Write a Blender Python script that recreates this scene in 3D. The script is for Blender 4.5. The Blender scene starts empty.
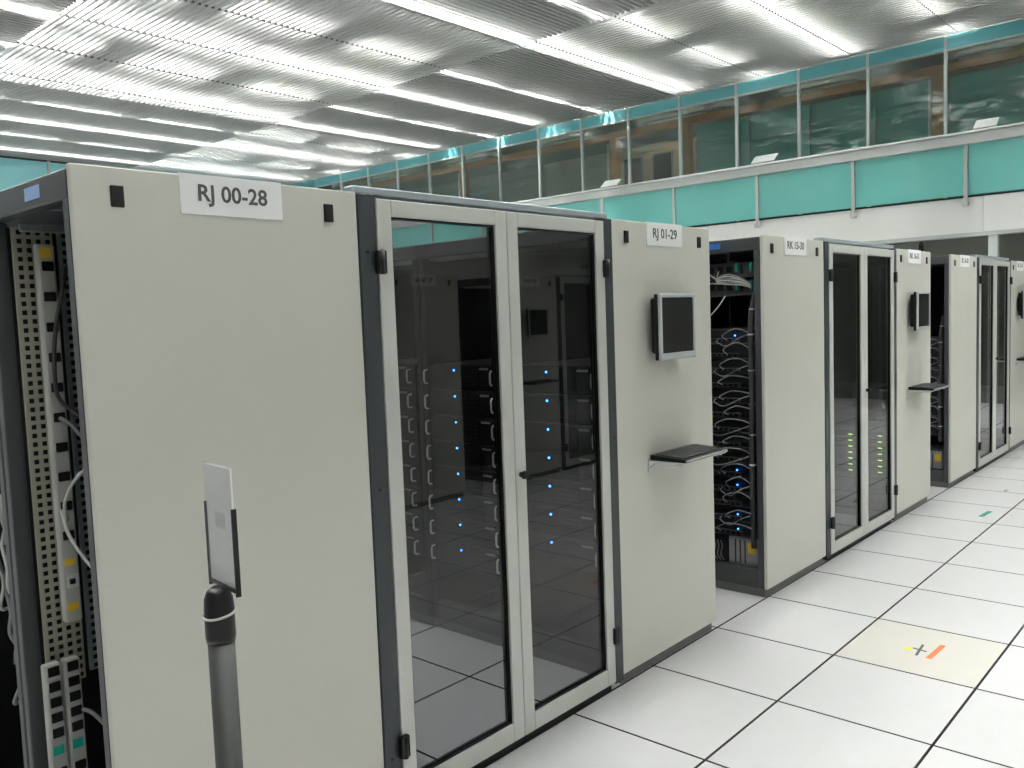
import bpy, bmesh, math, random
from mathutils import Matrix, Vector
random.seed(7)
SC = bpy.context.scene
COL = SC.collection
PI = math.pi

# ------------------------------------------------------------------ camera
def set_camera():
    cd = bpy.data.cameras.new('camera')
    cd.sensor_fit = 'HORIZONTAL'
    cd.sensor_width = 36.0
    cd.lens = 856.56 / 1024.0 * 36.0
    cd.clip_start = 0.02
    co = bpy.data.objects.new('camera', cd)
    COL.objects.link(co)
    yaw, pitch, roll = math.radians(41.951), math.radians(-4.466), math.radians(-2.116)
    F = Vector((math.cos(yaw) * math.cos(pitch), math.sin(yaw) * math.cos(pitch), math.sin(pitch)))
    R0 = Vector((math.sin(yaw), -math.cos(yaw), 0))
    U0 = R0.cross(F)
    R = math.cos(roll) * R0 + math.sin(roll) * U0
    U = -math.sin(roll) * R0 + math.cos(roll) * U0
    M = Matrix(((R.x, U.x, -F.x, -2.655), (R.y, U.y, -F.y, -2.114), (R.z, U.z, -F.z, 1.625), (0, 0, 0, 1)))
    co.matrix_world = M
    SC.camera = co
set_camera()

# ------------------------------------------------------------------ world, exposure, lamp power
w = bpy.data.worlds.new('world')
SC.world = w
w.use_nodes = True
w.node_tree.nodes['Background'].inputs[0].default_value = (0.8, 0.9, 1.0, 1)
w.node_tree.nodes['Background'].inputs[1].default_value = 0.03
SC.view_settings.view_transform = 'Standard'
SC.view_settings.look = 'None'
SC.view_settings.exposure = 0.24
SC.view_settings.gamma = 1.0
SC.view_settings.use_curve_mapping = False
SC.cycles.max_bounces = 8
SC.cycles.transparent_max_bounces = 12
SC.cycles.caustics_reflective = False
TUBE_POWER = 150.0

# ------------------------------------------------------------------ helpers
class MB:
    """collects shapes of ONE part"""
    def __init__(self):
        self.v = []; self.f = []; self.sm = []
    def box(self, x0, x1, y0, y1, z0, z1, c=0.0):
        b = len(self.v)
        if c <= 0:
            for z in (z0, z1):
                for x, y in ((x0, y0), (x1, y0), (x1, y1), (x0, y1)):
                    self.v.append((x, y, z))
            fs = [(3, 2, 1, 0), (4, 5, 6, 7), (0, 1, 5, 4), (1, 2, 6, 5), (2, 3, 7, 6), (3, 0, 4, 7)]
            self.f += [tuple(b + i for i in q) for q in fs]; self.sm += [False] * 6
        else:
            bm = bmesh.new()
            r = bmesh.ops.create_cube(bm, size=1.0)
            for v in bm.verts:
                v.co = Vector(((x0 + x1) / 2 + v.co.x * (x1 - x0), (y0 + y1) / 2 + v.co.y * (y1 - y0), (z0 + z1) / 2 + v.co.z * (z1 - z0)))
            bmesh.ops.bevel(bm, geom=list(bm.edges), offset=c, segments=1, affect='EDGES')
            bm.verts.index_update()
            for v in bm.verts: self.v.append(tuple(v.co))
            for f in bm.faces:
                self.f.append(tuple(b + v.index for v in f.verts)); self.sm.append(False)
            bm.free()
        return self
    def poly(self, pts, d):
        """prism: pts polygon (3D) extruded by vector d"""
        b = len(self.v); n = len(pts)
        for p in pts: self.v.append(tuple(p))
        for p in pts: self.v.append((p[0] + d[0], p[1] + d[1], p[2] + d[2]))
        self.f.append(tuple(b + i for i in range(n - 1, -1, -1)))
        self.f.append(tuple(b + n + i for i in range(n)))
        for i in range(n):
            j = (i + 1) % n
            self.f.append((b + i, b + j, b + n + j, b + n + i))
        self.sm += [False] * (n + 2)
        return self
    def tube(self, pts, r, n=8, cap=True):
        pts = [Vector(p) for p in pts]
        b = len(self.v)
        up = Vector((0, 0, 1))
        t0 = (pts[1] - pts[0]).normalized()
        if abs(t0.z) > 0.95: up = Vector((1, 0, 0))
        for i, p in enumerate(pts):
            t = (pts[min(i + 1, len(pts) - 1)] - pts[max(i - 1, 0)]).normalized()
            a = t.cross(up)
            if a.length < 1e-4: a = t.cross(Vector((0, 1, 0)))
            a.normalize(); bb = t.cross(a).normalized()
            up = -bb if bb.dot(up) < 0 else bb
            a = t.cross(up).normalized(); bb = up
            rr = r[i] if isinstance(r, (list, tuple)) else r
            for k in range(n):
                an = 2 * PI * k / n
                self.v.append(tuple(p + a * math.cos(an) * rr + bb * math.sin(an) * rr))
        for i in range(len(pts) - 1):
            for k in range(n):
                k2 = (k + 1) % n
                self.f.append((b + i * n + k, b + (i + 1) * n + k, b + (i + 1) * n + k2, b + i * n + k2)); self.sm.append(True)
        if cap:
            self.f.append(tuple(b + k for k in range(n))); self.sm.append(False)
            e = b + (len(pts) - 1) * n
            self.f.append(tuple(e + k for k in range(n - 1, -1, -1))); self.sm.append(False)
        return self
    def lathe(self, prof, n=24, cx=0, cy=0):
        """prof [(r,z)]"""
        b = len(self.v)
        for r, z in prof:
            for k in range(n):
                an = 2 * PI * k / n
                self.v.append((cx + r * math.cos(an), cy + r * math.sin(an), z))
        for i in range(len(prof) - 1):
            for k in range(n):
                k2 = (k + 1) % n
                self.f.append((b + i * n + k, b + i * n + k2, b + (i + 1) * n + k2, b + (i + 1) * n + k)); self.sm.append(True)
        self.f.append(tuple(b + k for k in range(n - 1, -1, -1))); self.sm.append(False)
        e = b + (len(prof) - 1) * n
        self.f.append(tuple(e + k for k in range(n))); self.sm.append(False)
        return self
    def mesh(self, name, mat):
        me = bpy.data.meshes.new(name)
        me.from_pydata(self.v, [], self.f)
        me.polygons.foreach_set('use_smooth', self.sm)
        bm = bmesh.new(); bm.from_mesh(me)
        bmesh.ops.recalc_face_normals(bm, faces=bm.faces)
        bm.to_mesh(me); bm.free()
        me.materials.append(mat)
        return me

def B(*a, **k): return MB().box(*a, **k)
CACHE = {}
def cached(key, fn, mat, name):
    k = (key, mat.name)
    if k not in CACHE: CACHE[k] = fn().mesh(name, mat)
    return CACHE[k]

XF = {'dx': 0.0, 'flip': False}
def xf(loc, rz):
    if XF['flip']:
        return (4.575 + XF['dx'] - loc[0], -3.445 - loc[1], loc[2]), rz + PI
    return (loc[0] + XF['dx'], loc[1], loc[2]), rz

def tag(o, label=None, cat=None, group=None, kind=None):
    if label: o['label'] = label
    if cat: o['category'] = cat
    if group: o['group'] = group
    if kind: o['kind'] = kind
    return o
def thing(name, label, cat, loc=(0, 0, 0), rz=0.0, group=None, kind=None):
    o = bpy.data.objects.new(name, None)
    o.empty_display_size = 0.1
    COL.objects.link(o)
    o.location, r = xf(loc, rz)
    o.rotation_euler = (0, 0, r)
    return tag(o, label, cat, group, kind)
def solo(name, mb, mat, label, cat, loc=(0, 0, 0), rz=0.0, group=None, kind=None, key=None):
    me = cached(key, lambda: mb, mat, name) if key else mb.mesh(name, mat)
    o = bpy.data.objects.new(name, me)
    COL.objects.link(o)
    o.location, r = xf(loc, rz)
    o.rotation_euler = (0, 0, r)
    return tag(o, label, cat, group, kind)
def part(parent, name, mb, mat, loc=(0, 0, 0), rot=(0, 0, 0), label=None, key=None, kind=None):
    if key is not None:
        me = cached(key, mb if callable(mb) else (lambda: mb), mat, name)
    else:
        me = mb.mesh(name, mat)
    o = bpy.data.objects.new(name, me)
    COL.objects.link(o)
    o.parent = parent
    o.location = loc
    o.rotation_euler = rot
    if label: o['label'] = label
    if kind: o['kind'] = kind
    return o
def struct(name, mb, mat, loc=(0, 0, 0), parent=None, label=None):
    o = bpy.data.objects.new(name, mb.mesh(name, mat))
    COL.objects.link(o); o.location = loc
    if parent: o.parent = parent
    else: o['kind'] = 'structure'
    if label: o['label'] = label
    return o
ORD = ['first', 'second', 'third', 'fourth', 'fifth', 'sixth', 'seventh', 'eighth', 'ninth', 'tenth', 'eleventh', 'twelfth', 'thirteenth', 'fourteenth', 'fifteenth', 'sixteenth', 'seventeenth', 'eighteenth', 'nineteenth', 'twentieth']

# ------------------------------------------------------------------ materials
MATS = {}
def mat(name, col, rough=0.5, metal=0.0, var=0.04, scale=6.0, bump=0.0, bscale=120.0, spec=0.5, emit=None, estr=0.0, coat=0.0):
    m = bpy.data.materials.new(name); m.use_nodes = True
    nt = m.node_tree; p = nt.nodes['Principled BSDF']
    p.inputs['Roughness'].default_value = rough
    p.inputs['Metallic'].default_value = metal
    p.inputs['Specular IOR Level'].default_value = spec
    p.inputs['Coat Weight'].default_value = coat
    tc = nt.nodes.new('ShaderNodeTexCoord')
    nz = nt.nodes.new('ShaderNodeTexNoise'); nz.inputs['Scale'].default_value = scale; nz.inputs['Detail'].default_value = 4
    nt.links.new(tc.outputs['Object'], nz.inputs['Vector'])
    mx = nt.nodes.new('ShaderNodeMix'); mx.data_type = 'RGBA'
    lo = [max(0, c * (1 - var)) for c in col]; hi = [min(1, c * (1 + var)) for c in col]
    mx.inputs[6].default_value = (*lo, 1); mx.inputs[7].default_value = (*hi, 1)
    nt.links.new(nz.outputs['Fac'], mx.inputs[0])
    nt.links.new(mx.outputs[2], p.inputs['Base Color'])
    if bump > 0:
        n2 = nt.nodes.new('ShaderNodeTexNoise'); n2.inputs['Scale'].default_value = bscale
        nt.links.new(tc.outputs['Object'], n2.inputs['Vector'])
        bp = nt.nodes.new('ShaderNodeBump'); bp.inputs['Strength'].default_value = bump; bp.inputs['Distance'].default_value = 0.002
        nt.links.new(n2.outputs['Fac'], bp.inputs['Height']); nt.links.new(bp.outputs['Normal'], p.inputs['Normal'])
    if emit:
        p.inputs['Emission Color'].default_value = (*emit, 1)
        p.inputs['Emission Strength'].default_value = estr
    MATS[name] = m
    return m
def glass(name, tint, ior=1.5, rough=0.0, dif=None, difw=0.0, wave=0.0):
    """thin pane: clear tinted body under a Fresnel reflection; dif = frosted share"""
    m = bpy.data.materials.new(name); m.use_nodes = True
    nt = m.node_tree; nt.nodes.clear()
    out = nt.nodes.new('ShaderNodeOutputMaterial')
    tr = nt.nodes.new('ShaderNodeBsdfTransparent'); tr.inputs[0].default_value = (*tint, 1)
    gl = nt.nodes.new('ShaderNodeBsdfGlossy'); gl.inputs['Roughness'].default_value = rough
    gl.inputs['Color'].default_value = (1, 1, 1, 1)
    fr = nt.nodes.new('ShaderNodeFresnel'); fr.inputs['IOR'].default_value = ior
    # both faces of the sheet reflect like glass against air (rays are not bent inside a thin sheet)
    ge = nt.nodes.new('ShaderNodeNewGeometry')
    mr = nt.nodes.new('ShaderNodeMapRange'); mr.inputs[3].default_value = ior; mr.inputs[4].default_value = 1.0 / ior
    nt.links.new(ge.outputs['Backfacing'], mr.inputs[0]); nt.links.new(mr.outputs[0], fr.inputs['IOR'])
    body = tr.outputs[0]
    if dif:
        d = nt.nodes.new('ShaderNodeBsdfDiffuse'); d.inputs[0].default_value = (*dif, 1)
        tl = nt.nodes.new('ShaderNodeBsdfTranslucent'); tl.inputs[0].default_value = (*dif, 1)
        a = nt.nodes.new('ShaderNodeMixShader'); a.inputs[0].default_value = 0.4
        nt.links.new(d.outputs[0], a.inputs[1]); nt.links.new(tl.outputs[0], a.inputs[2])
        c = nt.nodes.new('ShaderNodeMixShader'); c.inputs[0].default_value = difw
        nt.links.new(tr.outputs[0], c.inputs[1]); nt.links.new(a.outputs[0], c.inputs[2])
        body = c.outputs[0]
    if wave > 0:   # slightly wavy sheet
        tc = nt.nodes.new('ShaderNodeTexCoord'); mp = nt.nodes.new('ShaderNodeMapping'); mp.inputs['Scale'].default_value = (1, 0.6, 2.2)
        nz = nt.nodes.new('ShaderNodeTexNoise'); nz.inputs['Scale'].default_value = 1.6; nz.inputs['Detail'].default_value = 2
        bp = nt.nodes.new('ShaderNodeBump'); bp.inputs['Strength'].default_value = wave; bp.inputs['Distance'].default_value = 0.05
        nt.links.new(tc.outputs['Object'], mp.inputs[0]); nt.links.new(mp.outputs[0], nz.inputs['Vector'])
        nt.links.new(nz.outputs['Fac'], bp.inputs['Height']); nt.links.new(bp.outputs['Normal'], gl.inputs['Normal'])
    mx = nt.nodes.new('ShaderNodeMixShader')
    nt.links.new(fr.outputs[0], mx.inputs[0]); nt.links.new(body, mx.inputs[1]); nt.links.new(gl.outputs[0], mx.inputs[2])
    nt.links.new(mx.outputs[0], out.inputs['Surface'])
    MATS[name] = m
    return m

PANEL = mat('light_grey_powder_coat', (0.57, 0.565, 0.51), 0.42, var=0.02, scale=3, bump=0.05, bscale=500)
DOORF = mat('door_frame_grey', (0.52, 0.53, 0.495), 0.38, var=0.02)
POST = mat('slate_grey_steel', (0.020, 0.025, 0.030), 0.42, var=0.06)
RFRAME = mat('rack_dark_grey', (0.05, 0.053, 0.058), 0.45, var=0.08)
BLACK = mat('black_plastic', (0.005, 0.005, 0.0055), 0.35, var=0.2, spec=0.3)
BLACKM = mat('black_metal', (0.006, 0.0062, 0.007), 0.4, var=0.2, spec=0.3)
DARKSRV = mat('dark_server_metal', (0.010, 0.010, 0.011), 0.45, var=0.2, spec=0.35)
REARSRV = mat('server_rear_metal', (0.055, 0.058, 0.06), 0.4, metal=0.4, var=0.3, scale=40)
CHROME = mat('chrome', (0.55, 0.55, 0.55), 0.22, metal=1.0)
HANDLE = mat('satin_handle', (0.70, 0.69, 0.66), 0.35, metal=0.3)
SILVER = mat('silver_plastic', (0.50, 0.53, 0.54), 0.35, metal=0.3)
HEADR = mat('blue_grey_header', (0.33, 0.37, 0.40), 0.35, metal=0.3)
ALU = mat('aluminium', (0.60, 0.62, 0.62), 0.35, metal=0.5)
WHITE = mat('white_paper', (0.88, 0.88, 0.88), 0.6, var=0.01)
INK = mat('dark_ink', (0.07, 0.075, 0.08), 0.6)
FLOORT = mat('white_floor_tile', (0.57, 0.565, 0.57), 0.28, var=0.035, scale=9, bump=0.02, bscale=60)
FLOORY = mat('yellowed_floor_tile', (0.57, 0.55, 0.505), 0.3, var=0.03, scale=9)
SEAM = mat('floor_joint', (0.025, 0.025, 0.027), 0.8)
PLINTH = mat('plinth_grey', (0.13, 0.132, 0.13), 0.5)
PLASTER = mat('white_plaster', (0.74, 0.74, 0.71), 0.7, var=0.015)
TEALP = mat('teal_enamel', (0.17, 0.50, 0.54), 0.22, var=0.05, scale=1.5)
TEALL = mat('pale_teal_glazing', (0.40, 0.86, 0.93), 0.15, var=0.05, scale=1.0)
TEALB = mat('dark_teal_board', (0.07, 0.36, 0.32), 0.35, var=0.1, scale=0.8)
WOOD = mat('brown_wood', (0.50, 0.20, 0.06), 0.45, var=0.25, scale=9)
BEIGE = mat('beige_wood', (0.42, 0.31, 0.20), 0.5, var=0.1)
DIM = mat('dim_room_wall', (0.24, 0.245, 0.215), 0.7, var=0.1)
MULL = mat('pale_grey_mullion', (0.62, 0.66, 0.64), 0.4, var=0.02)
BOARDM = mat('dull_white_board', (0.36, 0.39, 0.37), 0.5, var=0.03)
RAILM = mat('grey_rail', (0.42, 0.44, 0.42), 0.4, var=0.02)
SLAT = mat('ceiling_slat_metal', (0.32, 0.324, 0.315), 0.5, var=0.03)
SLAB = mat('ceiling_slab', (0.05, 0.05, 0.048), 0.9)
BATTEN = mat('white_batten', (0.8, 0.8, 0.78), 0.5)
TUBE = mat('tube_glow', (0.9, 0.9, 0.9), 0.5, emit=(0.98, 1.0, 0.97), estr=TUBE_POWER)
TUBE1 = mat('single_tube_glow', (0.9, 0.9, 0.9), 0.5, emit=(0.98, 1.0, 0.97), estr=TUBE_POWER * 1.5)
TUBE2 = mat('gallery_tube_glow', (0.9, 0.9, 0.9), 0.5, emit=(1.0, 0.96, 0.86), estr=22.0)
CREAM = mat('cream_steel', (0.33, 0.32, 0.26), 0.45, var=0.04)
PDUW = mat('white_power_strip', (0.40, 0.405, 0.38), 0.4, var=0.02)
GALV = mat('galvanised_steel', (0.42, 0.47, 0.50), 0.35, metal=0.6, var=0.15, scale=60)
YEL = mat('yellow_sticker', (0.75, 0.50, 0.03), 0.5)
GREENS = mat('green_sticker', (0.0, 0.36, 0.27), 0.5)
BLUES = mat('pale_blue_sticker', (0.30, 0.45, 0.75), 0.5)
BLUEL = mat('blue_sticker', (0.03, 0.16, 0.5), 0.5)
CABG = mat('grey_cable', (0.20, 0.21, 0.21), 0.5)
CABW = mat('white_cable', (0.45, 0.45, 0.43), 0.5)
CABK = mat('black_cable', (0.03, 0.03, 0.033), 0.45)
LEDR = mat('blue_led_open', (0.1, 0.3, 0.9), 0.4, emit=(0.03, 0.2, 1.0), estr=5.0)
LEDB = mat('blue_led', (0.1, 0.3, 0.9), 0.4, emit=(0.03, 0.22, 1.0), estr=26.0)
LEDG = mat('green_led', (0.5, 0.8, 0.2), 0.4, emit=(0.55, 1.0, 0.2), estr=7.0)
ORANGE = mat('orange_tape', (0.85, 0.17, 0.06), 0.6, var=0.12, scale=40)
TEALT = mat('green_tape', (0.012, 0.22, 0.17), 0.6, var=0.1, scale=40)
YELP = mat('yellow_dot', (0.68, 0.70, 0.10), 0.6)
SCREEN = mat('black_screen', (0.006, 0.006, 0.006), 0.3, spec=0.2)
GREYT = mat('grey_tag', (0.30, 0.30, 0.30), 0.4)
KEYC = mat('keycap', (0.035, 0.036, 0.038), 0.5)
GDOOR = glass('tinted_door_glass', (0.58, 0.58, 0.59), 1.43)
GGAL = glass('gallery_glass', (0.78, 0.86, 0.84), 2.0, wave=0.3)
GRAIL = glass('teal_rail_glass', (0.55, 0.85, 0.82), 1.9, dif=(0.30, 0.80, 0.75), difw=0.82, wave=0.25)
GLOW = glass('grey_glass', (0.75, 0.78, 0.76), 1.6)
ACRY = glass('acrylic', (0.93, 0.93, 0.93), 1.45)

# ------------------------------------------------------------------ room shell
T = 0.6
flo = struct('floor', B(-10, 17, -9, 21.2, -0.30, -0.025), SEAM)
def tile_mb(): return B(-0.2978, 0.2978, -0.2978, 0.2978, -0.02, 0.0, c=0.0032)
def edge_black(me):   # raised-floor tiles have a black plastic edging
    me.materials.append(SEAM)
    for p in me.polygons:
        if p.normal.z < 0.9: p.material_index = 1
for i in range(-8, 22):
    for j in range(-6, 4):
        x, y = (i + 0.5) * T, (j + 0.5) * T
        m = FLOORY if (i, j) == (2, -2) else FLOORT
        part(flo, 'floor_tile', tile_mb, m, (x, y, 0), key='ft', label='faintly yellowed tile with tape marks' if m is FLOORY else None)
for k, me in CACHE.items():
    if k[0] == 'ft': edge_black(me)
# plain floor further out (unseen behind racks and opposite row)
for (x0, x1, y0, y1) in ((-10, -4.803, -9, 21), (-4.797, 13.197, -9, -3.603), (-4.797, 13.197, 2.403, 21), (13.203, 17, -9, 21)):
    part(flo, 'floor_area', B(x0, x1, y0, y1, -0.022, -0.0005), FLOORT)

XR, XG = 12.0, 13.0
ZC = 5.95
struct('wall_left', B(-10, 17, 21.0, 21.2, 0, 3.4), PLASTER)
wl = tag(bpy.data.objects.new('window_2', None), None, None, None, 'structure'); COL.objects.link(wl); wl.location = (0, 21.0, 3.4)
for k in range(15):
    x = -9.0 + k * 1.5
    part(wl, 'pane', B(0.03, 1.47, 0.05, 0.07, 0.02, 2.53), TEALL, (x, 0, 0), key='wlp')
    part(wl, 'mullion', B(-0.03, 0.03, 0, 0.08, 0, 2.55), MULL, (x, 0, 0), key='wlm')
struct('wall_right', B(-10, 17, -9.2, -9.0, 0, 6.8), PLASTER)
struct('wall_back', B(-10.2, -10, -9.2, 21.2, 0, 6.8), PLASTER)
struct('ceiling', B(-10.2, 17, -9.2, 21.2, 6.75, 6.9), SLAB)
struct('trim_3', B(-10, 13.05, 21.0, 21.2, ZC, 6.75), SLAB)

# ------------------------------------------------------------------ gallery (far end)
# deck with white fascia
fas = struct('wall_end', B(XR + 0.05, XR + 0.15, -9, 21, 2.66, 3.20), PLASTER, label='white fascia under the gallery')
for k in range(9):
    y = -8.99 + 3.43 * k
    part(fas, 'fascia_panel', B(XR + 0.03, XR + 0.0495, y + 0.003, min(y + 3.427, 20.99), 2.661, 3.199), PLASTER)
struct('trim_1', B(XR + 0.0, XR + 0.17, -9, 21, 2.60, 2.66), RAILM)
struct('trim_2', B(XR + 0.02, XR + 0.16, -9, 21, 3.20, 3.225), BLACKM)
struct('gallery_floor', B(XR + 0.16, 17, -9, 21, 3.05, 3.20), PLASTER)
# railing
PITCH = 1.71
rail = thing('gallery_railing', 'teal glass railing with grey handrail along the upper gallery', 'railing', (XR, 0, 3.225))
part(rail, 'handrail', B(-0.06, 0.06, -9, 20.9, 0.77, 0.93, c=0.01), RAILM)
part(rail, 'handrail_cap', B(-0.08, 0.09, -9, 20.9, 0.932, 0.965, c=0.008), MULL)
for k in range(-5, 12):
    y = 1.53 + PITCH * k
    part(rail, 'post', B(-0.05, -0.012, -0.025, 0.025, -0.08, 0.768, c=0.004), RAILM, (0, y, 0), key='rpost')
    part(rail, 'foot_bracket', B(-0.075, 0.025, -0.04, 0.04, -0.16, -0.082, c=0.006), RAILM, (0, y, 0), key='rfoot')
    part(rail, 'glass_panel', B(-0.007, 0.007, 0.03, PITCH - 0.03, 0.01, 0.768), GRAIL, (0, y, 0), key='rgl')
# glass wall of the gallery
win = tag(bpy.data.objects.new('window_1', None), 'tall glazing of the upper gallery behind the railing', None, None, 'structure'); COL.objects.link(win); win.location = (XG, 0, 3.2)
MP = 1.248
for k in range(-8, 15):
    y = 2.09 + MP * k
    part(win, 'mullion', B(-0.05, 0.03, -0.022, 0.022, 0, ZC - 3.2), MULL, (0, y, 0), key='gmul')
    part(win, 'pane', B(-0.006, 0.006, 0.024, MP - 0.024, 0.05, 2.504), GGAL, (0, y, 0), key='gpane')
    part(win, 'header_panel', B(-0.03, 0.03, 0.024, MP - 0.024, 2.536, 2.75), TEALP, (0, y, 0), key='ghead')
    part(win, 'top_rail', B(-0.04, 0.03, 0.024, MP - 0.024, 2.505, 2.535), MULL, (0, y, 0), key='grail')
# rooms behind the glass
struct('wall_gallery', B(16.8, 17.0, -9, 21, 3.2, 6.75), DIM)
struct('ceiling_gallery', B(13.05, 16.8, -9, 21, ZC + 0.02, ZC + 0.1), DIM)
part_beam = struct('trim_4', B(13.62, 13.78, -9, 21, 5.53, 5.68), WOOD, label='long brown wooden beam behind the gallery glass')
for y, wdt in ((-3.0, 0.2), (2.38, 0.22), (7.35, 0.2), (9.2, 0.2), (14.0, 0.2)):
    struct('trim_5', B(13.62, 13.78, y - wdt / 2, y + wdt / 2, 3.2, 5.53), WOOD, label='brown wooden post behind the gallery glass')
    struct('trim_6', B(13.60, 13.76, y + wdt / 2 + 0.005, y + wdt / 2 + 0.05, 3.2, 5.45), MULL)
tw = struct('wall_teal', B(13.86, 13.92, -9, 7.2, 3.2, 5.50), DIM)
for k in range(13):
    y = -8.9 + k * 1.24
    part(tw, 'board', B(0, 0.03, 0, min(1.21, 7.2 - y), 3.22, 5.48), TEALB, (13.825, y, 0))
for k in range(7):
    t = thing('gallery_light', 'tube light under the ceiling of the gallery room, %s from the right' % ORD[k], 'ceiling light', (14.6, -2.5 + 3.3 * k, 5.90), group='tube lights of the gallery room')
    part(t, 'batten', lambda: B(-0.06, 0.06, 0, 1.5, 0.0, 0.065), BATTEN, key='gl_b')
    part(t, 'tube', lambda: MB().tube([(0, 0.02, -0.025), (0, 1.48, -0.025)], 0.019, 6), TUBE2, key='gl_t')
# beige cabinet wall with two dark windows, deeper in the gallery room
cab = struct('door_1', B(15.0, 15.1, 7.9, 10.3, 3.2, 5.52), BEIGE, label='beige wooden partition with two dark windows')
for y in (8.5, 9.32):
    part(cab, 'window_frame', B(14.955, 14.995, y - 0.03, y + 0.50, 4.15, 5.33), DIM)
    part(cab, 'pane', B(14.94, 14.952, y, y + 0.47, 4.18, 5.30), SCREEN)
# white tilted boards on the handrail
for nm, y, wd in (('beside the right edge of the picture', 1.28, 0.40), ('in the middle of the railing', 4.85, 0.55), ('at the far stretch by the wooden post', 8.2, 0.5)):
    t = thing('tilted_board', 'white tilted board on the gallery handrail ' + nm, 'board', (XR + 0.02, y, 4.19))
    t.location = (XR + 0.03, y, 4.19)
    part(t, 'stem', MB().tube([(0, 0, 0.0), (0.04, 0, 0.075)], 0.016, 8), BLACK)
    part(t, 'board', B(-0.12, 0.12, -wd * 0.4, wd * 0.4, -0.008, 0.008, c=0.003), BOARDM, (0.06, 0, 0.10), (0, math.radians(-38), 0))
# space under the gallery
struct('wall_under', B(15.4, 15.6, -9, 21, 0, 3.05), DIM)
for k, y in enumerate((-5.9, -2.35, 1.165, 4.7, 8.2, 11.7)):
    struct('trim_7', B(XR + 0.03, XR + 0.13, y - 0.065, y + 0.065, 0, 2.60), MULL, label='pale column under the gallery')
wu = tag(bpy.data.objects.new('window_3', None), None, None, None, 'structure'); COL.objects.link(wu); wu.location = (XR + 0.1, 0, 0)
for k in range(5):
    y = (-5.9, -2.35, 1.165, 4.7, 8.2)[k]; y2 = (-2.35, 1.165, 4.7, 8.2, 11.7)[k]
    part(wu, 'pane', B(-0.005, 0.005, y + 0.07, y2 - 0.07, 0.02, 2.59), GLOW)

for k in range(3):  # fill lights added to brighten the recess, no known lamps there
    t = thing('added_recess_light', 'added fill light in the space under the gallery, %s from the right' % ORD[k], 'ceiling light', (13.4, -1.5 + 3.2 * k, 2.985), group='added fill lights under the gallery')
    part(t, 'batten', lambda: B(-0.06, 0.06, 0, 1.5, 0.0, 0.065), BATTEN, key='gl_b')
    part(t, 'tube', lambda: MB().tube([(0, 0.02, -0.025), (0, 1.48, -0.025)], 0.019, 6), TUBE2, key='gl_t')

# ------------------------------------------------------------------ louvred ceiling
XCUT = [-9.3, -3.5, 2.3, 8.1, 12.94]
YCUT = [-8.9, 0.0, 7.1, 14.2, 20.95]
ROWS = [(-6.4, 1), (-4.8, 0), (-3.1, 1), (-1.45, 0), (0.25, 1), (1.9, 0), (3.57, 1), (5.27, 0), (6.8, 1), (8.8, 0), (10.4, 1), (12.0, 0), (13.75, 1), (15.25, 0), (16.8, 1), (18.3, 0), (19.9, 1)]
SLAB_Z, SH, SP = ZC, 0.07, 0.0967
NAMESX = ['far behind the viewer', 'over the near rack ends', 'over the middle of the hall', 'next to the gallery']
NAMESY = ['beyond the walkway', 'above the walkway side', 'in the middle band', 'by the far teal wall']
for ix in range(4):
    for iy in range(4):
        x0, x1, y0, y1 = XCUT[ix] + 0.01, XCUT[ix + 1] - 0.01, YCUT[iy] + 0.012, YCUT[iy + 1] - 0.012
        alongY = (ix + iy) % 2 == 0
        vis = ix >= 1 and iy >= 1
        t = thing('louvre_panel', 'grey louvre with %s slats, %s, %s' % ('crosswise' if alongY else 'lengthwise', NAMESX[ix], NAMESY[iy]), 'ceiling panel', (x0, y0, SLAB_Z), group='louvre panels of the hall ceiling')
        L = (y1 - y0) if alongY else (x1 - x0)
        S = (x1 - x0) if alongY else (y1 - y0)
        n = int(S / SP)
        if vis:
            key = 'slat%.3f%s' % (L, alongY)
            for k in range(n):
                d = (k + 0.5) * S / n
                if alongY: part(t, 'slat', B(-0.016, 0.016, 0, L, 0, SH), SLAT, (d, 0, 0), key=key)
                else: part(t, 'slat', B(0, L, -0.016, 0.016, 0, SH), SLAT, (0, d, 0), key=key)
        else:
            mb = MB()
            for k in range(n):
                d = (k + 0.5) * S / n
                if alongY: mb.box(d - 0.016, d + 0.016, 0, L, 0, SH)
                else: mb.box(0, L, d - 0.016, d + 0.016, 0, SH)
            part(t, 'slats', mb, SLAT, kind='stuff')
        for hx in (0.3, x1 - x0 - 0.3):
            for hy in (0.35, y1 - y0 - 0.35):
                part(t, 'hanger', lambda: MB().tube([(0, 0, SH - 0.01), (0, 0, 0.798)], 0.004, 5), RAILM, (hx, hy, 0), key='lhang')
        # carrier bars
        for Y, _ in ROWS:
            if y0 < Y < y1 and alongY:
                part(t, 'carrier_bar', B(0, x1 - x0, -0.007, 0.007, 0.004, 0.032), RFRAME, (0, Y - y0, 0))
        for a in ((0, x1 - x0, -0.012, -0.004), (0, x1 - x0, y1 - y0 + 0.004, y1 - y0 + 0.012)):
            part(t, 'edge_bar', B(a[0], a[1], a[2], a[3], 0.01, SH), SLAT)
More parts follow.
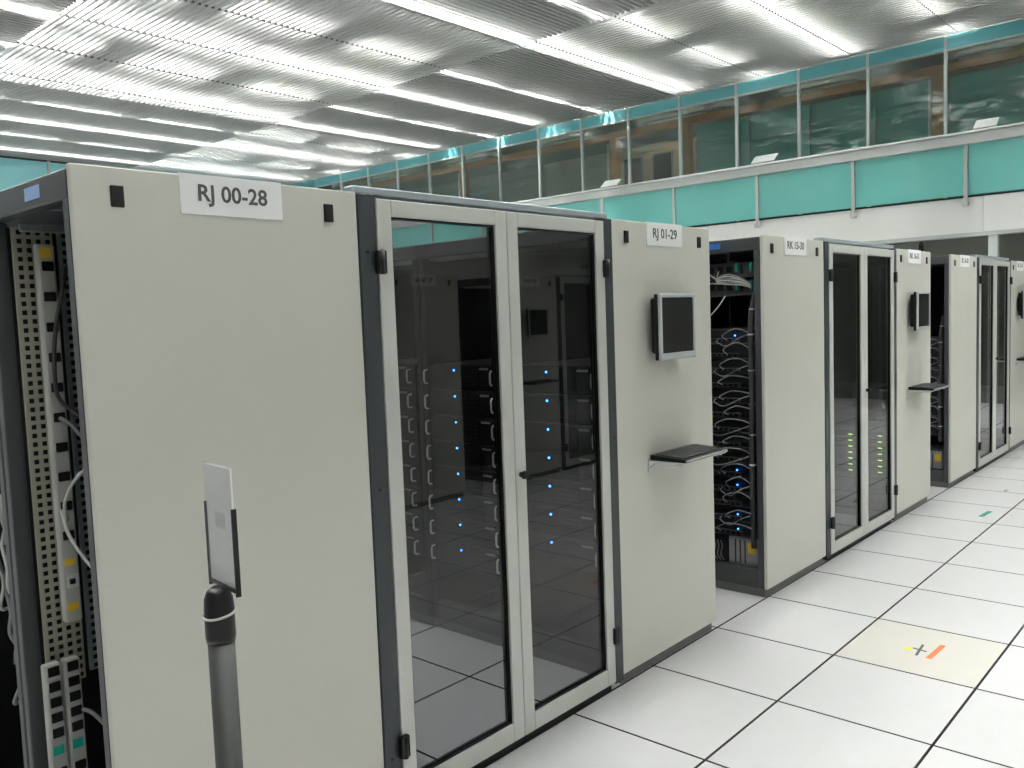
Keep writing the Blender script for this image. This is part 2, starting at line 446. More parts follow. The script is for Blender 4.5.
for ir, (Y, cont) in enumerate(ROWS):
    xs = []
    x = -4.52 if cont else -4.77
    while x < 12.8:
        xs.append(x); x += 1.56 if cont else 2.13
    for ik, x in enumerate(xs):
        ln = min(1.52, 12.85 - x)
        if ln < 0.5: continue
        t = thing('fluorescent_light', 'ceiling tube light, %s from the gallery in the %s row from the far wall' % (ORD[len(xs) - ik - 1], ORD[len(ROWS) - ir - 1]), 'ceiling light', (x, Y, 6.155), group='tube lights above the ceiling louvres')
        for oy in ((-0.085, 0.085) if cont else (0.0,)):
            part(t, 'tube', lambda: MB().tube([(0.02, 0, 0), (ln - 0.02, 0, 0)], 0.019, 6), TUBE if cont else TUBE1, (0, oy, 0), key='tube%.2f' % ln)
        for hx in (0.2, ln - 0.2):
            part(t, 'hanger', lambda: MB().tube([(0, 0, 0.0755), (0, 0, 0.595)], 0.005, 5), RAILM, (hx, 0, 0), key='tubehang')
        part(t, 'batten', lambda: B(0, ln, -0.13 if cont else -0.05, 0.13 if cont else 0.05, 0.035, 0.075), BATTEN, key='batt%.2f%d' % (ln, cont))

# ------------------------------------------------------------------ racks
PW = 0.83          # depth of a rack = width of its end panel
PYF = -0.015       # front of end panels
def slot_part(t, x, z):
    part(t, 'panel_latch', lambda: B(-0.016, 0.016, -0.004, 0.004, -0.026, 0.026, c=0.002), BLACK, (x, PYF - 0.002, z), key='latch')

def rack_frame(t, back, front, panel):
    """rack in local coords: x 0..PW, y 0..0.6 ; back = sign of open side (-1: at x=0)"""
    for x in (0.0, PW - 0.05):
        for y in (0.006, 0.560):
            part(t, 'post', lambda: B(0, 0.05, 0, 0.034, 0.05, 1.94, c=0.003), RFRAME if not (back > 0 and x == 0) else BLACKM, (x, y, 0), key='rkpost')
    for x in (0.0, PW - 0.05):
        part(t, 'top_beam', lambda: B(0, 0.05, 0.006, 0.594, 1.942, 2.012, c=0.004), RFRAME, (x, 0, 0), key='rktop')
        part(t, 'bottom_beam', lambda: B(0.002, 0.05, 0.042, 0.558, 0.05, 0.15), RFRAME, (x, 0, 0), key='rkbot')
    part(t, 'roof_plate', lambda: B(0.052, PW - 0.052, 0.006, 0.594, 1.99, 2.008), GALV, key='rkroof')
    part(t, 'base_plate', lambda: B(0.052, PW - 0.052, 0.006, 0.594, 0.05, 0.07), RFRAME, key='rkbase')
    part(t, 'plinth', lambda: B(0.012, PW - 0.012, 0.006, 0.594, 0.001, 0.048), PLINTH, key='rkpl')
    if panel:
        part(t, 'side_panel', lambda: B(0, PW, PYF, 0.004, 0.05, 2.02, c=0.003), PANEL, key='rkpanel')
        slot_part(t, 0.106, 1.95); slot_part(t, PW - 0.106, 1.95)
    part(t, 'divider', lambda: B(0.055, PW - 0.055, 0.596, 0.599, 0.08, 1.93), BLACKM, key='rkdiv')

def text_mesh(txt, size):
    cu = bpy.data.curves.new('lettering', 'FONT'); cu.body = txt; cu.size = size
    cu.align_x = 'CENTER'; cu.align_y = 'CENTER'; cu.extrude = 0.0004; cu.offset = 0.0011; cu.resolution_u = 3
    o = bpy.data.objects.new('tmp', cu); COL.objects.link(o)
    dg = bpy.context.evaluated_depsgraph_get()
    me = bpy.data.meshes.new_from_object(o.evaluated_get(dg))
    bpy.data.objects.remove(o)
    me.materials.clear(); me.materials.append(INK); me.name = 'lettering'
    return me
def sign(x, txt, where):
    t = thing('rack_sign', 'white %s sign on %s' % (txt, where), 'sign', (x, PYF - 0.001, 1.92))
    part(t, 'plate', lambda: B(-0.15, 0.15, -0.003, 0, 0, 0.103), WHITE, key='signplate')
    o = bpy.data.objects.new('lettering', text_mesh(txt, 0.060)); COL.objects.link(o)
    o.parent = t; o.location = (0, -0.0036, 0.054); o.rotation_euler = (PI / 2, 0, 0); o.scale = (1.0, 1, 1)

def monitor(x, where):
    t = thing('monitor', 'flat black monitor with silver frame on %s' % where, 'monitor', (x, PYF - 0.001, 1.41))
    part(t, 'wall_mount', B(-0.07, 0.07, -0.018, 0, 0.08, 0.22), BLACK, key='mon_m')
    part(t, 'housing', B(-0.14, 0.135, -0.046, -0.02, 0.03, 0.275, c=0.008), BLACK, key='mon_h')
    part(t, 'back_shell', B(-0.15, 0.15, -0.066, -0.048, 0.0, 0.292, c=0.003), BLACK, key='mon_b')
    fr = MB()
    fr.box(-0.151, 0.151, -0.082, -0.067, 0.276, 0.293, c=0.003); fr.box(-0.151, 0.151, -0.082, -0.067, 0.0, 0.03, c=0.003)
    fr.box(-0.151, -0.134, -0.082, -0.067, 0.0305, 0.2755, c=0.003); fr.box(0.134, 0.151, -0.082, -0.067, 0.0305, 0.2755, c=0.003)
    part(t, 'bezel', fr, SILVER, key='mon_f')
    part(t, 'screen', B(-0.1335, 0.1335, -0.076, -0.068, 0.0305, 0.2755), SCREEN, key='mon_s')
    part(t, 'button_strip', B(0.02, 0.10, -0.0835, -0.0821, 0.010, 0.018), ALU, key='mon_k')

def keyboard_shelf(x, where):
    t = thing('keyboard_shelf', 'narrow white wire keyboard shelf fixed to %s' % where, 'shelf', (x, PYF - 0.001, 0.955))
    br = MB().box(-0.012, 0.012, -0.004, 0, -0.045, 0.004)
    part(t, 'bracket', br, MULL, (-0.175, 0, 0), key='ks_b'); part(t, 'bracket', br, MULL, (0.175, 0, 0), key='ks_b')
    for sx in (-0.175, 0.175):
        part(t, 'arm', MB().tube([(0, -0.002, -0.03), (0, -0.04, -0.004), (0, -0.17, -0.004)], 0.005, 6), MULL, (sx, 0, 0), key='ks_a')
    part(t, 'tray', B(-0.19, 0.19, -0.185, -0.004, 0.002, 0.007), MULL, key='ks_t')
    k = thing('keyboard', 'black keyboard lying on the shelf of %s' % where, 'keyboard', (x, PYF - 0.012, 0.9635))
    bd = MB()
    bd.poly([(-0.184, 0.0, 0), (-0.184, -0.178, 0), (-0.184, -0.178, 0.014), (-0.184, 0.0, 0.024)], (0.368, 0, 0))
    part(k, 'body', bd, BLACK, key='kb_b')
    ky = MB()
    for r in range(6):
        yy = -0.025 - r * 0.0235
        zz = 0.0225 - (-yy) * 0.056
        nkeys = 20
        for c in range(nkeys):
            if r == 5 and 4 <= c <= 8: continue
            ky.box(-0.174 + c * 0.0175, -0.174 + c * 0.0175 + 0.0145, yy - 0.019, yy, zz - 0.002, zz + 0.006)
        if r == 5: ky.box(-0.174 + 4 * 0.0175, -0.174 + 8 * 0.0175 + 0.0145, yy - 0.019, yy, zz - 0.002, zz + 0.006)
    part(k, 'keys', ky, KEYC, key='kb_k', kind='stuff')
    part(k, 'front_edge', B(-0.184, 0.184, -0.186, -0.1785, 0.0, 0.012, c=0.002), GREYT, key='kb_e')

def door_leaf(x, left, where):
    """leaf 0.597 wide; local x 0..0.597, front y=-0.03"""
    W, H0, H1 = 0.597, 0.042, 2.006
    t = thing('glass_door', 'tinted glass door with grey frame, %s' % where, 'door', (x, 0, 0))
    y0, y1, s = -0.022, 0.02, 0.058
    def st(): return B(0, s, y0, y1, H0, H1, c=0.002)
    def rl(): return B(s + 0.0005, W - s - 0.0005, y0, y1, 0, 0.07, c=0.002)
    def rt(): return B(s + 0.0005, W - s - 0.0005, y0, y1, 0, 0.052, c=0.002)
    part(t, 'stile', st, DOORF, (0, 0, 0), key='d_st'); part(t, 'stile', st, DOORF, (W - s, 0, 0), key='d_st')
    part(t, 'top_rail', rt, DOORF, (0, 0, H1 - 0.052), key='d_rt'); part(t, 'bottom_rail', rl, DOORF, (0, 0, H0), key='d_rl')
    part(t, 'pane', lambda: B(s + 0.005, W - s - 0.005, -0.004, 0.002, H0 + 0.0755, H1 - 0.0575), GDOOR, key='d_pn')
    def gk():
        m = MB(); za, zb = H0 + 0.0705, H1 - 0.0525; xa, xb = s + 0.0005, W - s - 0.0005
        m.box(xa, xa + 0.004, -0.013, 0.018, za, zb); m.box(xb - 0.004, xb, -0.013, 0.018, za, zb)
        m.box(xa + 0.0041, xb - 0.0041, -0.013, 0.018, zb - 0.004, zb); m.box(xa + 0.0041, xb - 0.0041, -0.013, 0.018, za, za + 0.004)
        return m
    part(t, 'gasket', gk, BLACK, key='d_gk', label='black rubber gasket around the pane')
    hx = -0.018 if left else W - 0.018
    for z in (0.25, 1.81):
        h = part(t, 'hinge', lambda: B(-0.0, 0.036, -0.042, -0.0228, -0.036, 0.036, c=0.003), BLACK, (hx + (0 if left else 0.0), 0, z), key='d_hg')
        part(h, 'hinge_pin', lambda: MB().tube([(0, 0, -0.038), (0, 0, 0.038)], 0.009, 8), BLACK, (0.018, -0.036, 0), key='d_hp')
    if not left:
        part(t, 'knob', lambda: MB().tube([(0.026, -0.0225, 1.04), (0.026, -0.037, 1.04), (0.026, -0.039, 1.04), (0.026, -0.052, 1.04)], [0.011, 0.011, 0.017, 0.014], 10), BLACK, key='d_kn')
        part(t, 'latch_lever', lambda: B(0.014, 0.042, -0.048, -0.039, 1.032, 1.048, c=0.003), BLACK, key='d_lv')

def door_frame(x0, where):
    t = thing('door_frame', 'slate grey door frame with pale top rail, %s' % where, 'door frame', (x0, 0, 0))
    part(t, 'post', lambda: B(0.001, 0.071, -0.019, 0.03, 0.03, 2.018, c=0.003), POST, key='df_p')
    part(t, 'post', lambda: B(1.273, 1.333, -0.019, 0.03, 0.03, 2.018, c=0.003), POST, key='df_q')
    part(t, 'header', lambda: B(0.001, 1.333, 0.0, 0.05, 2.019, 2.044, c=0.004), HEADR, key='df_h')
    part(t, 'threshold', lambda: B(0.074, 1.270, 0.004, 0.04, 0.001, 0.036), BLACKM, key='df_t')
    for z in (0.22, 1.10, 1.84):
        for xx in (0.030, 1.303):
            part(t, 'screw', lambda: MB().tube([(0, -0.0195, 0), (0, -0.0225, 0)], 0.006, 8), BLACK, (xx, 0, z), key='df_s')

def server(x, y, z, label, group, ledmat=LEDB, face=-1):
    """3U server, front towards -x"""
    t = thing('rack_server', label, 'server', (x, y, z), 0.0, group)
    part(t, 'body', lambda: B(0.004, 0.66, 0.07, 0.584, 0, 0.128), DARKSRV, key='sv_b')
    part(t, 'front_bezel', lambda: B(0.0, 0.0035, 0.08, 0.574, 0.006, 0.122, c=0.001), BLACKM, key='sv_f')
    for yy in (0.098, 0.565):
        part(t, 'handle', lambda: MB().tube([(-0.0005, 0, 0.03), (-0.022, 0, 0.032), (-0.028, 0, 0.042), (-0.028, 0, 0.088), (-0.022, 0, 0.098), (-0.0005, 0, 0.10)], 0.005, 6), HANDLE, (0, yy, 0), key='sv_h')
    part(t, 'status_light', lambda: MB().tube([(-0.0005, 0, 0), (-0.004, 0, 0)], 0.0048, 8), ledmat, (0, 0.37, 0.10), key='sv_l')
    part(t, 'name_tag', lambda: B(-0.0016, -0.0003, -0.03, 0.03, -0.005, 0.005), GREYT, (0, 0.165, 0.108), key='sv_t')
    dv = MB()
    for k in range(4):
        dv.box(-0.004, -0.0004, 0.20 + k * 0.0001, 0.33, 0.012 + k * 0.021, 0.028 + k * 0.021)
    part(t, 'drive_bays', dv, BLACK, key='sv_d', kind='stuff')
    return t

def small_server(x, y, z, label, group):
    t = thing('rack_server', label, 'server', (x, y, z), 0.0, group)
    part(t, 'body', lambda: B(0.004, 0.66, 0.07, 0.584, 0, 0.042), DARKSRV, key='ss_b')
    part(t, 'front_bezel', lambda: B(0.0, 0.0035, 0.08, 0.574, 0.003, 0.039, c=0.001), BLACKM, key='ss_f')
    for yy in (0.105, 0.325):
        part(t, 'status_light', lambda: B(-0.003, -0.0004, -0.015, 0.015, -0.003, 0.003), LEDG, (0, yy, 0.02), key='ss_l')

def rear_server(x, y, z, label, group, led):
    """2U server seen from its rear (towards -x)"""
    t = thing('rack_server', label, 'server', (x, y, z), 0.0, group)
    part(t, 'body', lambda: B(0.004, 0.62, 0.07, 0.53, 0, 0.08), DARKSRV, key='rs_b')
    d = MB()
    d.box(-0.004, 0.0035, 0.075, 0.525, 0.0, 0.005); d.box(-0.012, 0.0035, 0.16, 0.34, 0.008, 0.03); d.box(-0.006, 0.0035, 0.36, 0.50, 0.01, 0.07)
    part(t, 'rear_panel', d, REARSRV, key='rs_p', kind='stuff')
    e = MB()
    for k in range(5): e.box(-0.016, -0.0125, 0.17 + k * 0.033, 0.19 + k * 0.033, 0.012, 0.026)
    part(t, 'ports', e, BLACK, key='rs_q', kind='stuff')
    part(t, 'cable_clip', lambda: B(-0.03, 0.0035, 0.08, 0.1, 0.06, 0.066), ALU, key='rs_c')
    if led: part(t, 'status_light', lambda: MB().tube([(-0.013, 0, 0), (-0.018, 0, 0)], 0.005, 8), LEDR, (0, 0.18, 0.045), key='rs_l')

def spline(pts, n=8):
    P = [Vector(p) for p in pts]; P = [P[0]] + P + [P[-1]]
    out = []
    for i in range(1, len(P) - 2):
        for k in range(n):
            t = k / n
            a, b, c, d = P[i - 1], P[i], P[i + 1], P[i + 2]
            out.append(0.5 * ((2 * b) + (c - a) * t + (2 * a - 5 * b + 4 * c - d) * t * t + (3 * b - a - 3 * c + d) * t ** 3))
    out.append(P[-2])
    return out
def cable(pts, r, m, label, group=None, loc=(0, 0, 0)):
    return solo('cable', MB().tube(spline(pts), r, 6), m, label, 'cable', loc, group=group)

# ---- one block: rack row | glass doors | rack row, local x 0 = left edge of block
XA, XFR, XD, XB = 0.0, 0.83, 0.902, 2.164
def block(dx, flip, nameA, nameB, signA, signB, lite, ident):
    XF['dx'] = dx; XF['flip'] = flip
    wa = 'the rack end panel %s' % nameA
    wb = 'the rack end panel %s' % nameB
    door_frame(XFR - 1.826 + 0.0, ident)
    door_leaf(XD - 1.826, True, 'left leaf %s' % ident)
    door_leaf(XD + 0.601 - 1.826, False, 'right leaf %s' % ident)
    for side, xx, nm in ((0, XA, nameA), (1, XB, nameB)):
        for j in range(1 if lite else 7):
            lab = ('tall grey rack cabinet with closed end panel %s' % nm) if j == 0 else ('dark rack cabinet, %s behind the end cabinet %s' % (ORD[j - 1], nm))
            t = thing('server_rack', lab, 'rack', (xx - 1.826, 0.6 * j, 0), 0.0, 'rack cabinets of the hall')
            rack_frame(t, 1 if side == 1 else -1, 1, j == 0)
            if side == 0:
                part(t, 'front_door', lambda: B(PW + 0.001, PW + 0.012, 0.01, 0.59, 0.06, 2.0), BLACKM, key='fdoor')
            if side == 0 and j == 0:
                part(t, 'header_label', lambda: B(-0.0015, -0.0002, 0.17, 0.27, 1.962, 1.994), BLUES if dx < 1 else BLUEL, (0, 0.0 if dx < 1 else 0.07, 0), key='hl')
            if lite:
                part(t, 'rear_cover', lambda: B(0.055, 0.065, 0.06, 0.54, 0.16, 1.93), BLACKM, key='rcov')
    sign(XA + PW / 2 - 1.826, signA, wa)
    sign(XB + PW / 2 - 1.826, signB, wb)
    monitor(XB + 0.387 - 1.826, wb)
    keyboard_shelf(XB + 0.421 - 1.826, wb)

block(0.0, False, 'at the left front', 'with the nearest monitor', 'RJ 00-28', 'RJ 01-29', False, 'of the nearest aisle entrance')
block(3.58, False, 'in the middle beside the cable rack', 'with the middle monitor', 'RK 15-30', 'RK 16-31', False, 'of the middle aisle entrance')
block(7.155, False, 'towards the far end', 'at the right picture edge', 'RL 16-32', 'RL 17-33', False, 'of the farthest aisle entrance')
block(0.0, True, 'opposite the nearest doors', 'opposite with a monitor, nearer', 'RJ 40-68', 'RJ 41-69', True, 'across the walkway, nearer')
block(-3.58, True, 'opposite, left in the reflection', 'opposite with a monitor, left', 'RJ 38-66', 'RJ 39-67', True, 'across the walkway, left')
block(3.58, True, 'opposite the middle doors', 'opposite with a monitor, farther', 'RK 42-70', 'RK 43-71', True, 'across the walkway, farther')
XF['flip'] = False

# ---- servers behind the glass doors
XF['dx'] = 0.0
for j in range(3):
    for k in range(8):
        if j == 0 and k > 6: continue
        z = 1.37 - 0.10 - k * 0.1315
        server(0.300 + 0.045, 0.6 * j, z, 'black server with blue light, %s from top, %s cabinet behind the nearest doors' % (ORD[k], ORD[j]), 'servers behind the nearest glass doors')
XF['dx'] = 3.58
for k in range(7):
    small_server(0.300 + 0.045, 0.0, 0.633 - 0.02 - k * 0.0462, 'thin server with green lights behind the middle glass doors, %s from top' % ORD[k], 'thin servers behind the middle glass doors')
XF['dx'] = 0.0

# ---- back of rack RK: servers, switch, cables
def cable_rack(x0, zs, leds, wh, top):
    for k, z in enumerate(zs):
        rear_server(x0 + 0.055, 0.0, z, 'dark server with cable loop, %s from top in the %s' % (ORD[k], wh), 'servers in the open back of the ' + wh, k in leds)
        h = random.uniform(-0.012, 0.012)
        g = 'grey cable loops in the open back of the ' + wh
        yy = random.uniform(0.22, 0.30)
        cable([(x0 + 0.035, yy, z + 0.022), (x0 + 0.005, yy + 0.01, z + 0.05 + h), (x0 - 0.005, yy - 0.06, z + 0.085 + h), (x0 + 0.0, 0.13, z + 0.085 + h), (x0 + 0.022, 0.085, z + 0.06)], 0.0036, CABG, 'grey cable looping from the %s server in the %s' % (ORD[k], wh), g)
        if k % 2 == 0:
            cable([(x0 + 0.035, yy + 0.05, z + 0.024), (x0 + 0.0, yy + 0.04, z + 0.01), (x0 - 0.004, yy - 0.02, z - 0.012), (x0 + 0.0, 0.14, z + 0.03), (x0 + 0.022, 0.09, z + 0.05)], 0.0032, CABG, 'pale cable sagging below the %s server in the %s' % (ORD[k], wh), g)
    if zs:
        b = solo('cable_bundle', MB().tube(spline([(0, 0, zs[-1] - 0.05), (0.004, 0.006, 0.8), (-0.004, -0.004, 1.1), (0.0, 0.0, zs[0] + 0.1), (0.01, -0.025, zs[0] + 0.28)]), 0.016, 8), CABK, 'thick black vertical cable bundle in the ' + wh, 'cable bundle', (x0 + 0.028, 0.078, 0))
        for z in (zs[0] + 0.19, zs[0] + 0.05, zs[2] + 0.02, zs[4], zs[6], zs[8]):
            part(b, 'cable_tie', lambda: MB().tube([(0, 0, -0.004), (0, 0, 0.004)], 0.0195, 10), ALU, (0, 0 if z < zs[0] + 0.1 else -0.014, z), key='ctie')
    if top:
        for n, z in ((0, 1.80), (1, 1.70)):
            t = thing('network_switch', 'grey network switch with cables, %s one in the open cabinet' % ('upper' if n == 0 else 'lower'), 'switch', (x0 + 0.06, 0, z), group='network switches')
            part(t, 'body', lambda: B(0, 0.35, 0.07, 0.53, 0, 0.085), REARSRV, key='sw_b')
            f = MB()
            for k in range(5): f.box(-0.006, -0.0004, 0.20 + k * 0.055, 0.235 + k * 0.055, 0.03, 0.065)
            part(t, 'ports', f, BLACK, key='sw_p', kind='stuff')
            part(t, 'fan_slot', lambda: B(-0.004, -0.0004, 0.135, 0.15, 0.02, 0.07), BLACK, key='sw_f')
            for yy in (0.08, 0.168):
                part(t, 'green_latch', lambda: B(-0.006, -0.0004, 0, 0.014, 0.03, 0.08), GREENS, (0, yy, 0), key='sw_g')
        for k in range(6):
            z = 1.775 + 0.007 * k
            cable([(x0 + 0.05, 0.34 - 0.03 * (k % 3), z + 0.03 * (k % 2)), (x0 + 0.02, 0.27, z - 0.005), (x0 + 0.01, 0.20, z - 0.012 + 0.004 * k), (x0 + 0.02, 0.12, z - 0.02), (x0 + 0.03, 0.075, z - 0.035 - 0.004 * k)], 0.004, CABG if k % 2 else CABW, 'cable running across the network switches, %s from below' % ORD[k], 'cables across the network switches')
        cable([(x0 + 0.05, 0.24, 1.70), (x0 + 0.02, 0.27, 1.64), (x0 + 0.01, 0.33, 1.58), (x0 + 0.03, 0.40, 1.54)], 0.004, CABW, 'pale cable hanging below the network switches', 'cables across the network switches')
    p = thing('power_unit', 'grey power unit with yellow label low in the ' + wh, 'power unit', (x0 + 0.06, 0, 0.152), group='power units')
    part(p, 'body', lambda: B(0, 0.4, 0.07, 0.25, 0, 0.155), GREYT, key='pu_b')
    part(p, 'label_plate', lambda: B(-0.002, -0.0003, 0.08, 0.13, 0.07, 0.13), YEL, key='pu_l')
    f = MB()
    for k in range(3): f.box(-0.004, -0.0004, 0.145 + k * 0.03, 0.151 + k * 0.03, 0.01, 0.145)
    part(p, 'slots', f, BLACK, key='pu_s', kind='stuff')
    s = thing('power_supply', 'black power supply with thin cables low in the ' + wh, 'power supply', (x0 + 0.06, 0, 0.152), group='power units')
    part(s, 'body', lambda: B(0, 0.4, 0.262, 0.53, 0, 0.155), DARKSRV, key='ps_b')
    f = MB()
    for k in range(4): f.box(-0.012, -0.0004, 0.28 + k * 0.06, 0.31 + k * 0.06, 0.09, 0.14)
    part(s, 'sockets', f, BLACK, key='ps_s', kind='stuff')
    for k in range(4):
        y = 0.275 + 0.022 * k
        cable([(x0 + 0.045, y + 0.02, 0.28), (x0 + 0.025, y, 0.25), (x0 + 0.03, y + 0.012, 0.20), (x0 + 0.03, y - 0.01, 0.168)], 0.0025, CABG, 'thin grey power cable, %s from right, low in the %s' % (ORD[k], wh), 'thin power cables')
zs = [1.43 - 0.0855 * k for k in range(14)]
cable_rack(1.756, zs, {0, 9, 10, 12, 13}, 'open cabinet beside the nearest monitor', True)
cable_rack(5.333, [1.22 - 0.0855 * k for k in range(10)], set(), 'open cabinet beside the middle monitor', False)

# ---- open back of rack RJ 00-28 (left edge): perforated plate, power strips, cables
X0 = -1.826
def lattice(nc, nr, pc, pr, hw, hh):
    m = MB()
    W, H = nc * pc, nr * pr
    for c in range(nc + 1):
        xc = c * pc
        a = max(0, xc - (pc - hw) / 2); b = min(W, xc + (pc - hw) / 2)
        m.box(a, b, 0, 0.003, 0, H)
    for r in range(nr + 1):
        zc = r * pr
        a = max(0, zc - (pr - hh) / 2); b = min(H, zc + (pr - hh) / 2)
        for c in range(nc):
            m.box(c * pc + (pc - hw) / 2, (c + 1) * pc - (pc - hw) / 2, 0.0002, 0.0028, a, b)
    return m
def plate(loc, label, nc, nr, m):
    t = thing('perforated_plate', label, 'metal plate', loc)
    part(t, 'grid', lattice(nc, nr, 0.025, 0.025, 0.0135, 0.0135), m)
    part(t, 'flange', B(-0.005, -0.0005, 0, 0.012, 0, nr * 0.025), m)
    part(t, 'backing', B(-0.015, nc * 0.025, 0.012, 0.015, 0, nr * 0.025), BLACKM)
    return t
plate((X0 + 0.050, 0.52, 0.60), 'cream perforated steel plate beside the tall power strip', 4, 53, CREAM)
plate((X0 + 0.185, 0.56, 0.60), 'galvanised perforated rail at the back of the open rack', 3, 53, GALV)
g = thing('cross_bar', 'bright galvanised cross bar under the roof of the open rack', 'bar', (X0 + 0.06, 0.50, 1.912))
part(g, 'bar', B(0, 0.3, 0, 0.012, 0.0, 0.022, c=0.002), GALV)
part(g, 'edge', B(0, 0.3, -0.012, -0.0005, 0.0, 0.004), ALU)

def power_strip(loc, label, w, z1, socks, sh, stickers, switch=None):
    t = thing('power_strip', label, 'power strip', loc, group='power strips in the open rack')
    part(t, 'body', B(0, w, 0, 0.03, 0, z1, c=0.004), PDUW)
    for z in socks:
        s = part(t, 'socket', lambda: B(w * 0.18, w * 0.86, -0.006, -0.0003, -sh / 2, sh / 2, c=0.002), BLACK, (0, 0, z), key='sock%.3f%.3f' % (w, sh))
    for z, h, m in stickers:
        part(t, 'sticker', B(w * 0.16, w * 0.80, -0.0015, -0.0003, z - h / 2, z + h / 2), m)
    if switch:
        s = part(t, 'switch', B(w * 0.2, w * 0.9, -0.008, -0.0003, switch - 0.02, switch + 0.02, c=0.002), ALU)
        part(s, 'toggle', B(w * 0.3, w * 0.6, -0.018, -0.0085, switch - 0.006, switch + 0.008), BLACK)
    return t
power_strip((X0 + 0.080, 0.445, 0.80), 'tall white power strip with black sockets in the open rack', 0.046, 1.075, [1.813 - 0.80 - 0.0845 * k for k in range(10)], 0.026, [(1.05, 0.028, YEL), (0.175, 0.018, YEL), (0.045, 0.022, YEL)], 0.12)
for xx, lb in ((X0 + 0.012, 'left of the two short white power strips with green band'), (X0 + 0.064, 'right of the two short white power strips with green band')):
    power_strip((xx, 0.445, 0.15), lb, 0.045, 0.545, [0.525 - 0.0445 * k for k in range(5)] + [0.23 - 0.0445 * k for k in range(4)], 0.028, [(0.295, 0.026, GREENS)])
# cables in the open rack
cg = 'cables in the open rack at the left edge'
cable([(X0 + 0.16, 0.42, 1.85), (X0 + 0.11, 0.36, 1.76), (X0 + 0.075, 0.35, 1.62), (X0 + 0.07, 0.36, 1.50), (X0 + 0.085, 0.37, 1.44), (X0 + 0.14, 0.36, 1.38), (X0 + 0.20, 0.36, 1.25)], 0.006, CABK, 'dark cable bowing over the tall power strip in the open rack', cg)
cable([(X0 + 0.10, 0.43, 1.10), (X0 + 0.06, 0.33, 1.17), (X0 + 0.07, 0.25, 1.25), (X0 + 0.12, 0.20, 1.29), (X0 + 0.18, 0.20, 1.27)], 0.005, CABW, 'white cable arching from the tall power strip to the end panel', cg)
cable([(X0 + 0.085, 0.43, 1.13), (X0 + 0.075, 0.36, 1.07), (X0 + 0.09, 0.28, 1.0), (X0 + 0.13, 0.22, 0.93)], 0.005, CABW, 'white cable sloping down from the tall power strip', cg)
cable([(X0 + 0.10, 0.43, 1.39), (X0 + 0.125, 0.40, 1.36), (X0 + 0.16, 0.38, 1.28), (X0 + 0.17, 0.36, 1.10), (X0 + 0.19, 0.34, 0.95)], 0.006, CABG, 'grey cable hanging beside the tall power strip', cg)
cable([(X0 + 0.105, 0.44, 0.54), (X0 + 0.12, 0.40, 0.53), (X0 + 0.15, 0.34, 0.47), (X0 + 0.17, 0.30, 0.40)], 0.006, CABG, 'grey cable plugged into the right short power strip', cg)
for k in range(3):
    cable([(X0 + 0.17 + 0.02 * k, 0.40, 1.80 - 0.1 * k), (X0 + 0.19 + 0.02 * k, 0.36, 1.5), (X0 + 0.17 + 0.02 * k, 0.37, 1.1), (X0 + 0.2, 0.38, 0.6)], 0.009, CABK, 'black cable hanging deep inside the open rack, %s from the left' % ORD[k], cg)
t = thing('rack_equipment', 'dark equipment stack inside the open rack beside the end panel', 'equipment', (X0 + 0.26, 0.06, 0.07))
part(t, 'body', B(0, 0.45, 0, 0.48, 0.01, 1.66), DARKSRV)
f = MB()
for k in range(18): f.box(-0.01, -0.0005, 0.02, 0.46, 0.03 + 0.09 * k, 0.036 + 0.09 * k)
part(t, 'ledges', f, REARSRV, kind='stuff')
part(t, 'label_box', B(-0.06, -0.011, 0.02, 0.05, 1.60, 1.66), WHITE)
# second open rack: white cable bundles at the left edge
for k in range(14):
    a = random.uniform(0.66, 1.0); z = 0.55 + 0.075 * k
    dz = random.uniform(-0.12, 0.12); xo = random.uniform(0.0, 0.06)
    cable([(X0 + 0.14, a + 0.2, z + dz), (X0 + 0.06 + xo, a + 0.1, z + 0.03), (X0 + 0.04 + xo, a, z - 0.03), (X0 + 0.06, a - 0.03, z - 0.10), (X0 + 0.14, a + 0.05, z - 0.16 - dz)], 0.0055, CABW if k % 3 else CABG, 'pale cable tangled in the second open rack, %s from below' % ORD[k], 'tangled cables of the second open rack')
t = thing('rack_equipment', 'grey equipment with yellow strip at the bottom of the second open rack', 'equipment', (X0 + 0.20, 0.66, 0.07))
part(t, 'body', B(0, 0.4, 0, 0.46, 0.01, 0.50), REARSRV)
part(t, 'yellow_strip', B(-0.003, -0.0004, 0, 0.46, 0.44, 0.455), YEL)
part(t, 'upper_body', B(0.02, 0.4, 0, 0.46, 0.505, 1.6), DARKSRV)

# ------------------------------------------------------------------ stanchion with sign
st = thing('sign_post', 'dark grey sign post with white plate standing before the left end panel', 'sign post', (-1.975, -0.85, 0.0))
part(st, 'base', MB().lathe([(0.15, 0.0005), (0.15, 0.012), (0.14, 0.02), (0.03, 0.03)], 32), BLACK)
part(st, 'pole', MB().lathe([(0.0212, 0.03), (0.0212, 1.12)], 24), mat('charcoal_pole', (0.035, 0.037, 0.036), 0.4))
part(st, 'collar', MB().lathe([(0.0225, 1.121), (0.0238, 1.13), (0.0238, 1.175), (0.0225, 1.192), (0.018, 1.204), (0.010, 1.21)], 24), BLACK)
part(st, 'white_tie', MB().tube([(0.0258 * math.cos(a), 0.0258 * math.sin(a), 1.167 + 0.004 * math.cos(a)) for a in [2 * PI * k / 24 for k in range(25)]], 0.0022, 6, cap=False), CABW)
ph = part(st, 'sign_holder', B(-0.048, 0.05, -0.005, 0.005, 1.2080, 1.2130), BLACK, loc=(0.011, -0.004, 0), rot=(0, 0, math.radians(84)))
part(ph, 'side_rail', B(-0.052, -0.0485, -0.0035, 0.0045, 1.2020, 1.3420), BLACK)
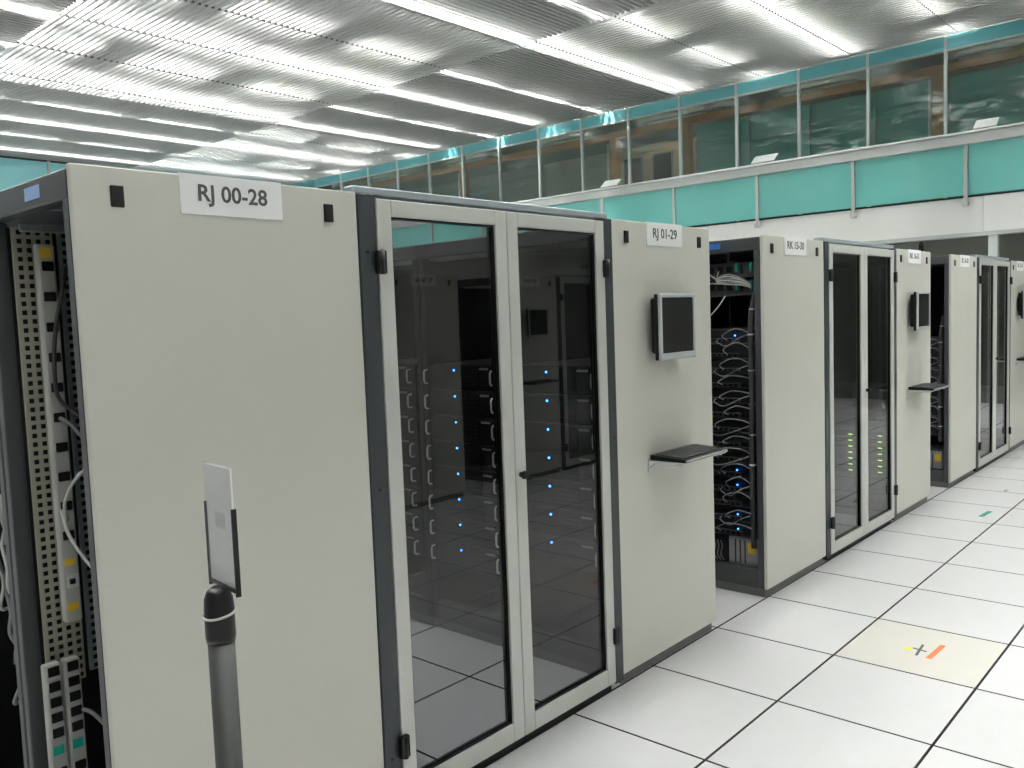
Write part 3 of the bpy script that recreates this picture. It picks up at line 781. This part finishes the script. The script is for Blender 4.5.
part(ph, 'side_rail', B(0.0505, 0.054, -0.0035, 0.0045, 1.2020, 1.3420), BLACK)
part(ph, 'stem', B(-0.01, 0.01, -0.004, 0.004, 1.1850, 1.2070), BLACK)
part(ph, 'paper', B(-0.048, 0.05, -0.0015, 0.0015, 1.2135, 1.4050), WHITE)
part(ph, 'acrylic_sheet', B(-0.048, 0.05, 0.002, 0.004, 1.2135, 1.4100), ACRY)
part(ph, 'print_block', B(-0.02, 0.02, 0.00155, 0.0018, 1.3050, 1.3300), mat('pale_print', (0.58, 0.63, 0.62), 0.6))

# ------------------------------------------------------------------ floor marks
def flat(name, pts, m, label, cat):
    return solo(name, MB().poly([(x, y, 0.0004) for x, y in pts], (0, 0, 0.0008)), m, label, cat)
flat('tape_strip', [(1.41, -0.942), (1.61, -0.950), (1.61, -0.975), (1.41, -0.967)], ORANGE, 'orange tape strip stuck on the yellowed floor tile', 'tape')
flat('tape_strip', [(4.38, -0.455), (4.60, -0.470), (4.60, -0.505), (4.38, -0.490)], TEALT, 'green tape strip stuck on the far floor tiles', 'tape')
ct = thing('cross_mark', 'black cross mark on the yellowed floor tile', 'mark', (1.49, -0.893, 0))
def bar(l, a):
    c, s = math.cos(a), math.sin(a); h = 0.006
    return MB().poly([(-l * c + h * s, -l * s - h * c, 0.0004), (l * c + h * s, l * s - h * c, 0.0004), (l * c - h * s, l * s + h * c, 0.0004), (-l * c - h * s, -l * s + h * c, 0.0004)], (0, 0, 0.0008))
part(ct, 'stroke', bar(0.075, math.radians(5)), INK)
part(ct, 'stroke', bar(0.032, math.radians(80)), INK, (0, 0, 0.0009))
solo('paint_dot', MB().lathe([(0.022, 0.0004), (0.021, 0.0012)], 16), YELP, 'yellow dot on the yellowed floor tile', 'mark', (1.475, -0.845, 0))
solo('debris_scrap', MB().poly([(0, 0, 0.0004), (0.06, -0.01, 0.0004), (0.07, 0.015, 0.0004), (0.01, 0.02, 0.0004)], (0, 0, 0.004)), GREYT, 'small dark scrap on the floor before the farthest doors', 'scrap', (5.42, -0.42, 0))
sb = thing('sensor_box', 'tiny black sensor standing on top of the middle monitor rack', 'sensor', (4.705, 0.04, 2.0205))
part(sb, 'body', B(-0.02, 0.02, -0.02, 0.02, 0, 0.07, c=0.004), BLACK)
part(sb, 'cap', B(-0.015, 0.015, -0.015, 0.015, 0.0705, 0.085, c=0.004), BLACKM)
